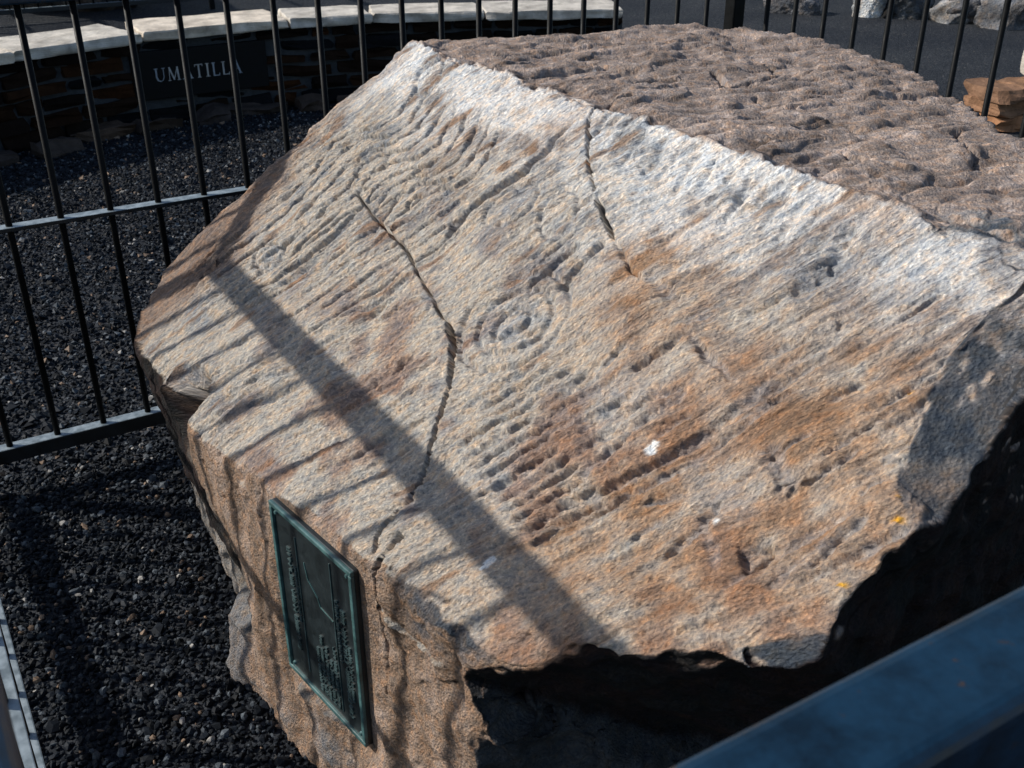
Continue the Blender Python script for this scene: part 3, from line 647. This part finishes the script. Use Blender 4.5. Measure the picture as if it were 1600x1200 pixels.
# ------------------------------------------------------------------ fence
BAR_R = 0.0080; H_TOP = 1.25; TOPW = 0.050
def bar_mesh():
    b = bmesh.new(); z0, z1 = 0.12, H_TOP-TOPW+0.004
    bmesh.ops.create_cone(b, cap_ends=True, segments=12, radius1=BAR_R, radius2=BAR_R, depth=z1-z0, matrix=Matrix.Translation((0, 0, (z0+z1)/2)))
    me = bm_mesh('bar', b)
    for p in me.polygons: p.use_smooth = len(p.vertices) == 4
    me.materials.append(M_BAR); return me
def build_fence(label):
    root = empty('metal_fence', C_AB); tag(root, label, 'fence', 'square bar fences')
    ang = math.atan2(U[1], U[0]); S = SIDE; PW = 0.046
    root.rotation_euler = (0, 0, ang)          # local x along the far run, local -y towards the near run
    bar = bar_mesh()
    top = bm_mesh('top_rail', box_bm(S-PW-0.002, TOPW, TOPW, 0.008, 4)); top.materials.append(M_RAIL_SHADED)
    mid = bm_mesh('middle_rail', box_bm(S-PW-0.002, 0.036, 0.010, 0.0015)); mid.materials.append(M_DUSTY)
    bot = bm_mesh('bottom_rail', box_bm(S-PW-0.002, 0.038, 0.040, 0.003)); bot.materials.append(M_DUSTY)
    for (x0, y0, rz, off) in ((0, 0, 0, 0), (-0.012, -S-NEAR, 0, 0), (-0.012, -NEAR/2, -math.pi/2, 0), (S, -NEAR/2, -math.pi/2, 0.018)):
        dx, dy = math.cos(rz), math.sin(rz)
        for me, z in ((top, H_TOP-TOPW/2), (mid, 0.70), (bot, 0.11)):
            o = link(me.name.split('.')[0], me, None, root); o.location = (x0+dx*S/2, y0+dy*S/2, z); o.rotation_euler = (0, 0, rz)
            if rz: o.scale = ((S+NEAR-PW)/(S-PW), 1, 1)
        for j in range(1, 21):
            o = link('bar', bar, None, root); o.location = (x0+dx*(j*PIT+off*0.9), y0+dy*(j*PIT+off*0.9), 0); o.rotation_euler = (0, 0, rz)
    pm = bm_mesh('corner_post', box_bm(PW, PW, H_TOP+0.012, 0.004, centre=(0, 0, (H_TOP+0.012)/2-0.01))); pm.materials.append(M_BAR)
    for x, y in ((-0.006, 0), (S, 0), (-0.012, -S-NEAR), (S, -S-NEAR)):
        o = link('corner_post', pm, None, root); o.location = (x, y, 0)
    return root
def copy_tree(o, parent=None):
    c = o.copy(); COL.objects.link(c); c.parent = parent
    for ch in list(o.children): copy_tree(ch, c)
    return c
fence = build_fence('black metal bar fence with shade-darkened top rail standing around the carved boulder')
f2 = copy_tree(fence); f2.location = (C_AB[0]-4.85, C_AB[1]+9.15, 0)
f2['label'] = 'distant black metal bar fence standing beyond the stone wall'

# ------------------------------------------------------------------ gravel
def ico(sub):
    b = bmesh.new(); bmesh.ops.create_icosphere(b, subdivisions=sub, radius=1.0)
    V = np.array([v.co[:] for v in b.verts]); Fc = np.array([[v.index for v in f.verts] for f in b.faces]); b.free(); return V, Fc
OCT_V = np.array([[1, 0, 0], [-1, 0, 0], [0, 1, 0], [0, -1, 0], [0, 0, 1], [0, 0, -1]], float)
OCT_F = np.array([[0, 2, 4], [2, 1, 4], [1, 3, 4], [3, 0, 4], [2, 0, 5], [1, 2, 5], [3, 1, 5], [0, 3, 5]])
def scatter_gravel(name, P, size, V0, F0, label):
    n = len(P); k = len(V0)
    S = size[:, None]*RNG.uniform(0.55, 1.25, (n, 3)); S[:, 2] *= 0.7
    V = V0[None]*(1+RNG.uniform(-0.28, 0.28, (n, k, 1)))*S[:, None, :]
    q = RNG.normal(size=(n, 4)); q /= np.linalg.norm(q, axis=1)[:, None]; q[:, 1:3] *= 0.5; q /= np.linalg.norm(q, axis=1)[:, None]
    w, x, y, z = q.T
    R = np.stack([1-2*(y*y+z*z), 2*(x*y-z*w), 2*(x*z+y*w), 2*(x*y+z*w), 1-2*(x*x+z*z), 2*(y*z-x*w), 2*(x*z-y*w), 2*(y*z+x*w), 1-2*(x*x+y*y)], -1).reshape(n, 3, 3)
    V = np.einsum('nij,nkj->nki', R, V) + P[:, None, :]
    Fc = (F0[None]+(np.arange(n)*k)[:, None, None]).reshape(-1, 3)
    me = np_mesh(name, V.reshape(-1, 3), Fc, smooth=False)
    t = RNG.random(n); base = np.array([0.0075, 0.0100, 0.0140])*(0.3+1.4*RNG.random((n, 1)))
    base[t > 0.86] = np.array([0.062, 0.073, 0.084])*(0.7+0.6*RNG.random((np.sum(t > 0.86), 1)))
    base[t > 0.965] = np.array([0.17, 0.12, 0.085])*(0.7+0.6*RNG.random((np.sum(t > 0.965), 1)))
    base[t > 0.99] = np.array([0.28, 0.27, 0.25])
    col_attr(me, np.repeat(base, k, 0))
    o = link(name, me, M_GRAVEL); tag(o, label, 'gravel', kind='stuff'); return o
def jgrid(x0, x1, y0, y1, s, keep):
    X, Y = np.meshgrid(np.arange(x0, x1, s), np.arange(y0, y1, s)); P = np.stack([X.ravel(), Y.ravel(), np.zeros(X.size)], 1)
    P[:, :2] += RNG.uniform(-0.55*s, 0.55*s, (len(P), 2)); return P[keep(P)]
def enc(P):
    d = P-C_AB; return d @ U, d @ Vd
def in_enc(P):
    a, b = enc(P); return (a > -0.05) & (a < SIDE+0.05) & (b > -0.05) & (b < SIDE+0.05)
def under_rock(P):
    d = P-CEN; return (np.abs(d @ U) < 0.45) & (np.abs(d @ Vd) < 0.6)
near = jgrid(-1.6, 2.3, 0.0, 3.8, 0.0108, lambda P: in_enc(P) & ~under_rock(P) & ((P[:, 0] < 0.1) | (RNG.random(len(P)) < 0.30)))
near[:, 2] = RNG.uniform(-0.001, 0.006, len(near))
sz = np.clip(RNG.lognormal(math.log(0.0064), 0.34, len(near)), 0.003, 0.015)
V1, F1_ = ico(1)
# simple 12-vertex pebble
b = bmesh.new(); bmesh.ops.create_icosphere(b, subdivisions=1, radius=1.0); b.free()
scatter_gravel('gravel', near, sz, V1, F1_, 'loose dark basalt gravel covering the ground inside the fence')
far = jgrid(-4.2, 0.2, 1.0, 6.6, 0.0150, lambda P: ~in_enc(P) & (P[:, 0] < -0.12*P[:, 1]+0.25) & (P[:, 0] > -0.56*P[:, 1]-0.45))
far[:, 2] = RNG.uniform(0.0, 0.005, len(far)); szf = np.clip(RNG.lognormal(math.log(0.0085), 0.35, len(far)), 0.004, 0.022)
scatter_gravel('gravel', far, szf, OCT_V, OCT_F, 'loose dark basalt gravel between the fence and the stone wall')
print('gravel', len(near), len(far), time.time()-T0)

# ------------------------------------------------------------------ curved stone seat wall
def catmull(pts, n=14):
    P = [np.array(p, float) for p in pts]; P = [2*P[0]-P[1]]+P+[2*P[-1]-P[-2]]; out = []
    for i in range(1, len(P)-2):
        for k in range(n):
            t = k/n; a, b_, c, d = P[i-1:i+3]
            out.append(0.5*((2*b_)+(-a+c)*t+(2*a-5*b_+4*c-d)*t*t+(-a+3*b_-3*c+d)*t**3))
    out.append(P[-2]); return np.array(out)
WALL = catmull([(-4.2, 3.1), (-3.55, 4.25), (-3.08, 4.95), (-2.61, 5.52), (-2.145, 6.05), (-1.42, 6.52), (-0.69, 6.80), (0.0, 6.92), (0.72, 7.02)])
seg = np.linalg.norm(np.diff(WALL, axis=0), axis=1); CUM = np.concatenate([[0], np.cumsum(seg)]); WLEN = CUM[-1]
def wall_at(s):
    p = np.array([np.interp(s, CUM, WALL[:, 0]), np.interp(s, CUM, WALL[:, 1])])
    q = np.array([np.interp(s+0.05, CUM, WALL[:, 0]), np.interp(s+0.05, CUM, WALL[:, 1])]) if s+0.05 < WLEN else p+(p-np.array([np.interp(s-0.05, CUM, WALL[:, 0]), np.interp(s-0.05, CUM, WALL[:, 1])]))
    t = (q-p)/np.linalg.norm(q-p); return p, t, np.array([-t[1], t[0]])     # normal to the back (left of travel)
def rough_block(sx, sy, sz, rnd, jit=0.12, cuts=1):
    b = bmesh.new(); bmesh.ops.create_cube(b, size=1.0)
    bmesh.ops.subdivide_edges(b, edges=b.edges[:], cuts=cuts, use_grid_fill=True)
    n = len(b.verts); P0 = np.array([v.co[:] for v in b.verts]); k = (np.abs(P0) > 0.4).sum(1)
    rd = 0.6 if cuts > 1 else 1.0
    sh = (1-np.choose(k, [0.0, -0.02, 0.04, 0.12])*rd)[:, None]
    P = P0*np.array([sx, sy, sz])*(sh*0.5+0.5)
    off = rnd.uniform(0, 99); w = min(sx, sy, sz)
    D = np.stack([noise(P/np.array([w*1.6, w*1.6, w])+off+37*a, 5+a) for a in range(3)], 1) if cuts > 1 else np.array([[rnd.uniform(-1, 1) for _ in range(3)] for _ in range(n)])*0.6
    P = P + D*np.array([min(sx*0.35, 0.06)*1.2, min(sy, 0.2), sz*0.8])*jit*(1.6 if cuts > 1 else 1.0)
    for v, p in zip(b.verts, P): v.co = Vector(p)
    return bm_mesh('stone', b)
def build_wall():
    rnd = random.Random(5)
    root = empty('stone_wall', (WALL[len(WALL)//2][0], WALL[len(WALL)//2][1], 0)); inv = Vector(root.location)
    tag(root, 'low curved dark stone seat wall with sunlit pale cap beyond the fence', 'wall')
    # mortar core
    n = 60; V = []; Fc = []
    for i in range(n+1):
        p, t, nb = wall_at(WLEN*i/n)
        for off, z in ((0.075, 0), (0.43, 0), (0.43, 0.47), (0.075, 0.47)):
            q = p+nb*off; V.append((q[0]-inv.x, q[1]-inv.y, z))
    for i in range(n):
        for k in range(4):
            a = i*4+k; b_ = i*4+(k+1) % 4; Fc.append((a, b_, b_+4, a+4))
    me = bpy.data.meshes.new('mortar_core'); me.from_pydata(V, [], Fc+[(0, 3, 2, 1), (n*4, n*4+1, n*4+2, n*4+3)]); link('mortar_core', me, M_MORTAR, root)
    z = 0.0; rows = [0.095, 0.075, 0.085, 0.07, 0.08, 0.065]
    for h in rows:
        s = rnd.uniform(0, 0.15)
        while s < WLEN-0.06:
            L_ = min(rnd.uniform(0.12, 0.40), WLEN-s); p, t, nb = wall_at(s+L_/2); dep = rnd.uniform(0.10, 0.13)
            sgn_in = (SIGN_S-0.40 < s+L_/2 < SIGN_S+0.40) and (z+h > SIGN_Z0 and z < SIGN_Z1)
            pr = rnd.uniform(-0.012, 0.014) + (0.035 if sgn_in else 0)
            o = link('stone', rough_block(L_-rnd.uniform(0.006, 0.03), dep, (h-0.012)*rnd.uniform(0.75, 1.1), rnd, jit=0.30), rnd.choices(M_WSTONE, (5, 4, 2))[0], root)
            q = p+nb*(0.045+dep/2+pr); o.location = Vector((q[0], q[1], z+h/2))-inv; o.rotation_euler = (rnd.uniform(-.03, .03), rnd.uniform(-.03, .03), math.atan2(t[1], t[0]))
            s += L_
        z += h
    s = 0.0
    while s < WLEN-0.05:
        L_ = min(rnd.uniform(0.5, 1.0), WLEN-s); p, t, nb = wall_at(s+L_/2); dep = rnd.uniform(0.41, 0.45)
        o = link('capstone', rough_block(L_-0.003, dep, 0.055, rnd, jit=0.10, cuts=5), M_CAP, root)
        q = p+nb*(dep/2-0.01+rnd.uniform(-0.02, 0.02)); o.location = Vector((q[0], q[1], 0.50+rnd.uniform(-.004, .004)))-inv; o.rotation_euler = (rnd.uniform(-.015, .015), rnd.uniform(-.01, .01), math.atan2(t[1], t[0]))
        s += L_
    s = 1.5
    while s < WLEN-1.5:
        L_ = rnd.uniform(0.12, 0.34); p, t, nb = wall_at(s+L_/2)
        o = link('footing_stone', rough_block(L_, rnd.uniform(0.10, 0.2), rnd.uniform(0.05, 0.09), rnd, jit=0.40, cuts=2), M_FOOT, root)
        q = p+nb*rnd.uniform(-0.10, 0.0); o.location = Vector((q[0], q[1], 0.018))-inv; o.rotation_euler = (rnd.uniform(-.1, .1), rnd.uniform(-.1, .1), math.atan2(t[1], t[0])+rnd.uniform(-.3, .3))
        s += L_+rnd.uniform(0, 0.12)
_c = at_z(318, 108, 0.30); SIGN_S = float(CUM[np.argmin(((WALL-_c[:2])**2).sum(1))])
for _ in range(3):      # where the sign's own line of sight meets the wall face
    p, t, nb = wall_at(SIGN_S); r_ = ray(318, 108); nn = np.array([nb[0], nb[1], 0]); pp = np.array([p[0], p[1], 0])+nn*0.06
    q = EYE + r_*(np.dot(pp-EYE, nn)/np.dot(r_, nn)); SIGN_S = float(CUM[np.argmin(((WALL-q[:2])**2).sum(1))])
SIGN_CZ = float(q[2]); SIGN_H = 0.27; SIGN_Z0 = SIGN_CZ-SIGN_H/2; SIGN_Z1 = SIGN_CZ+SIGN_H/2
print('sign', SIGN_S, q)
build_wall(); print('T build_wall()', time.time()-T0)

def build_sign():
    p, t, nb = wall_at(SIGN_S); W = 0.80
    root = empty('name_sign', (p[0]+nb[0]*0.045, p[1]+nb[1]*0.045, SIGN_CZ), math.atan2(t[1], t[0]))
    tag(root, 'black slab reading UMATILLA set into the face of the low stone wall', 'sign')
    link('slab', bm_mesh('slab', box_bm(W, 0.035, SIGN_H, 0.004)), M_SIGN, root)
    # capitals drawn as strokes: x0,z0,x1,z1,thickness in units of cap height
    TH, TN = 0.13, 0.055
    def serif(x, z, w=0.2): return [(x-w/2, z, x+w/2, z, 0.05)]
    glyph = {
        'U': (0.78, [(0.1, 1, 0.1, 0.34, TH), (0.1, 0.34, 0.2, 0.1, TH), (0.2, 0.1, 0.4, 0.0, 0.09), (0.4, 0, 0.58, 0.1, TN), (0.58, 0.1, 0.68, 0.34, TN), (0.68, 0.34, 0.68, 1, TN)]+serif(0.1, 1, 0.28)+serif(0.68, 1, 0.24)),
        'M': (1.0, [(0.12, 0, 0.18, 1, TN), (0.18, 1, 0.5, 0.05, TH), (0.5, 0.05, 0.82, 1, TN), (0.82, 1, 0.88, 0, TH)]+serif(0.12, 0, 0.2)+serif(0.88, 0, 0.24)),
        'A': (0.8, [(0.08, 0, 0.4, 1, TN), (0.4, 1, 0.72, 0, TH), (0.2, 0.36, 0.6, 0.36, 0.05)]+serif(0.08, 0, 0.2)+serif(0.72, 0, 0.24)),
        'T': (0.7, [(0.35, 0, 0.35, 1, TH), (0.04, 1, 0.66, 1, 0.06), (0.04, 1, 0.04, 0.86, 0.05), (0.66, 1, 0.66, 0.86, 0.05)]+serif(0.35, 0, 0.26)),
        'I': (0.34, [(0.17, 0, 0.17, 1, TH)]+serif(0.17, 0, 0.28)+serif(0.17, 1, 0.28)),
        'L': (0.62, [(0.14, 0, 0.14, 1, TH), (0.14, 0, 0.58, 0, 0.06), (0.58, 0, 0.60, 0.16, 0.05)]+serif(0.14, 1, 0.28)),
    }
    word = 'UMATILLA'; hgt = 0.072; sp = 0.20
    tot = sum(glyph[c][0] for c in word)+sp*(len(word)-1); x = -tot/2-0.02/hgt
    for c in word:
        w, strokes = glyph[c]; bm = bmesh.new()
        for i, (xa, za, xb, zb, th) in enumerate(strokes):
            L_ = math.hypot(xb-xa, zb-za); b = box_bm((L_+th*0.5)*hgt, 0.003, th*hgt); an = math.atan2(zb-za, xb-xa)
            for v in b.verts:
                px_, pz_ = v.co.x, v.co.z; v.co = Vector((math.cos(an)*px_-math.sin(an)*pz_+(x+(xa+xb)/2)*hgt, v.co.y-0.0178-0.0002*i, math.sin(an)*px_+math.cos(an)*pz_+((za+zb)/2-0.5)*hgt))
            m = bpy.data.meshes.new('t'); b.to_mesh(m); b.free(); bm.from_mesh(m); bpy.data.meshes.remove(m)
        link('letter', bm_mesh('letter', bm), M_SIGNLET, root); x += w+sp
build_sign(); print('T build_sign()', time.time()-T0)

# ------------------------------------------------------------------ background stones
def boulder(name, loc, size, seed, colr, label, group=None, sub=5, cuts=12):
    V, Fc = ico(sub); rnd = np.random.default_rng(seed)
    r = np.full(len(V), 1.0)
    for _ in range(cuts):
        n = unit(rnd.normal(size=3)); d = rnd.uniform(0.5, 0.8); dn = V @ n
        r = np.minimum(r, np.where(dn > 0.05, d/np.maximum(dn, 0.05), 9))
    P = V*r[:, None]; P = P*(1+0.12*fbm(P*2.2, seed, 3)+0.07*fbm(P*9, seed+5, 3))[:, None]*np.array(size)
    P[:, 2] += size[2]*0.45
    me = np_mesh(name, P, Fc.astype(np.int32)); tn = fbm(P*5, seed+9, 3)
    col_attr(me, np.clip(np.array(colr)*(1+1.3*tn[:, None]), 0.02, 0.9))
    o = link(name, me, M_BOULDER); o.location = loc; tag(o, label, 'boulder', group); return o
o = boulder('boulder', (-4.35, 10.75, 0), (0.95, 0.85, 1.0), 31, (0.10, 0.085, 0.075), 'dark boulder standing inside the distant fence beyond the wall', sub=5)
specs = [  # px base x, y, half-size, colour, what marks it out
    (1245, 22, (0.30, 0.25, 0.22), (0.10, 0.10, 0.105), 'low dark grey boulder next to the pale upright stone'),
    (1358, 27, (0.17, 0.15, 0.34), (0.42, 0.42, 0.41), 'pale upright stone leaning among dark boulders'),
    (1415, 30, (0.34, 0.30, 0.30), (0.08, 0.085, 0.09), 'blackish rounded boulder on the far side of the gravel beside the pale stone'),
    (1492, 36, (0.22, 0.20, 0.20), (0.26, 0.25, 0.24), 'small light grey boulder wedged between two darker ones'),
    (1535, 38, (0.30, 0.25, 0.26), (0.09, 0.09, 0.095), 'dark grey boulder with flat top beside the small light grey one'),
    (1598, 46, (0.34, 0.28, 0.32), (0.14, 0.14, 0.145), 'big grey boulder at the end of the boulder row')]
for i, (x, y, s_, c_, lb) in enumerate(specs):
    p = at_z(x, y, 0); boulder('boulder', (p[0], p[1]+s_[1]*0.5, -0.03), s_, 50+i, c_, lb, 'boulders edging the far gravel')

def stone_pier():
    rnd = random.Random(9); base = at_z(1570, 203, 0); root = empty('stone_pier', (base[0]+0.12, base[1]+0.16, 0), math.radians(20))
    tag(root, 'low sunlit stack of orange sandstone blocks beyond the fence', 'stone stack')
    z = 0
    for h, parts in ((0.085, (0.26, 0.30)), (0.075, (0.34, 0.24)), (0.07, (0.22, 0.36))):
        x = -sum(parts)/2
        for w in parts:
            o = link('stone', rough_block(w-0.006, 0.30, h-0.003, rnd, jit=0.24, cuts=3), M_ORANGE, root); o.location = (x+w/2, rnd.uniform(-.02, .02), z+h/2); x += w
        z += h
    o = link('capstone', rough_block(0.26, 0.30, 0.20, rnd, jit=0.35, cuts=6), M_CAP, root); o.location = (0.24, 0.02, z+0.10)
stone_pier()
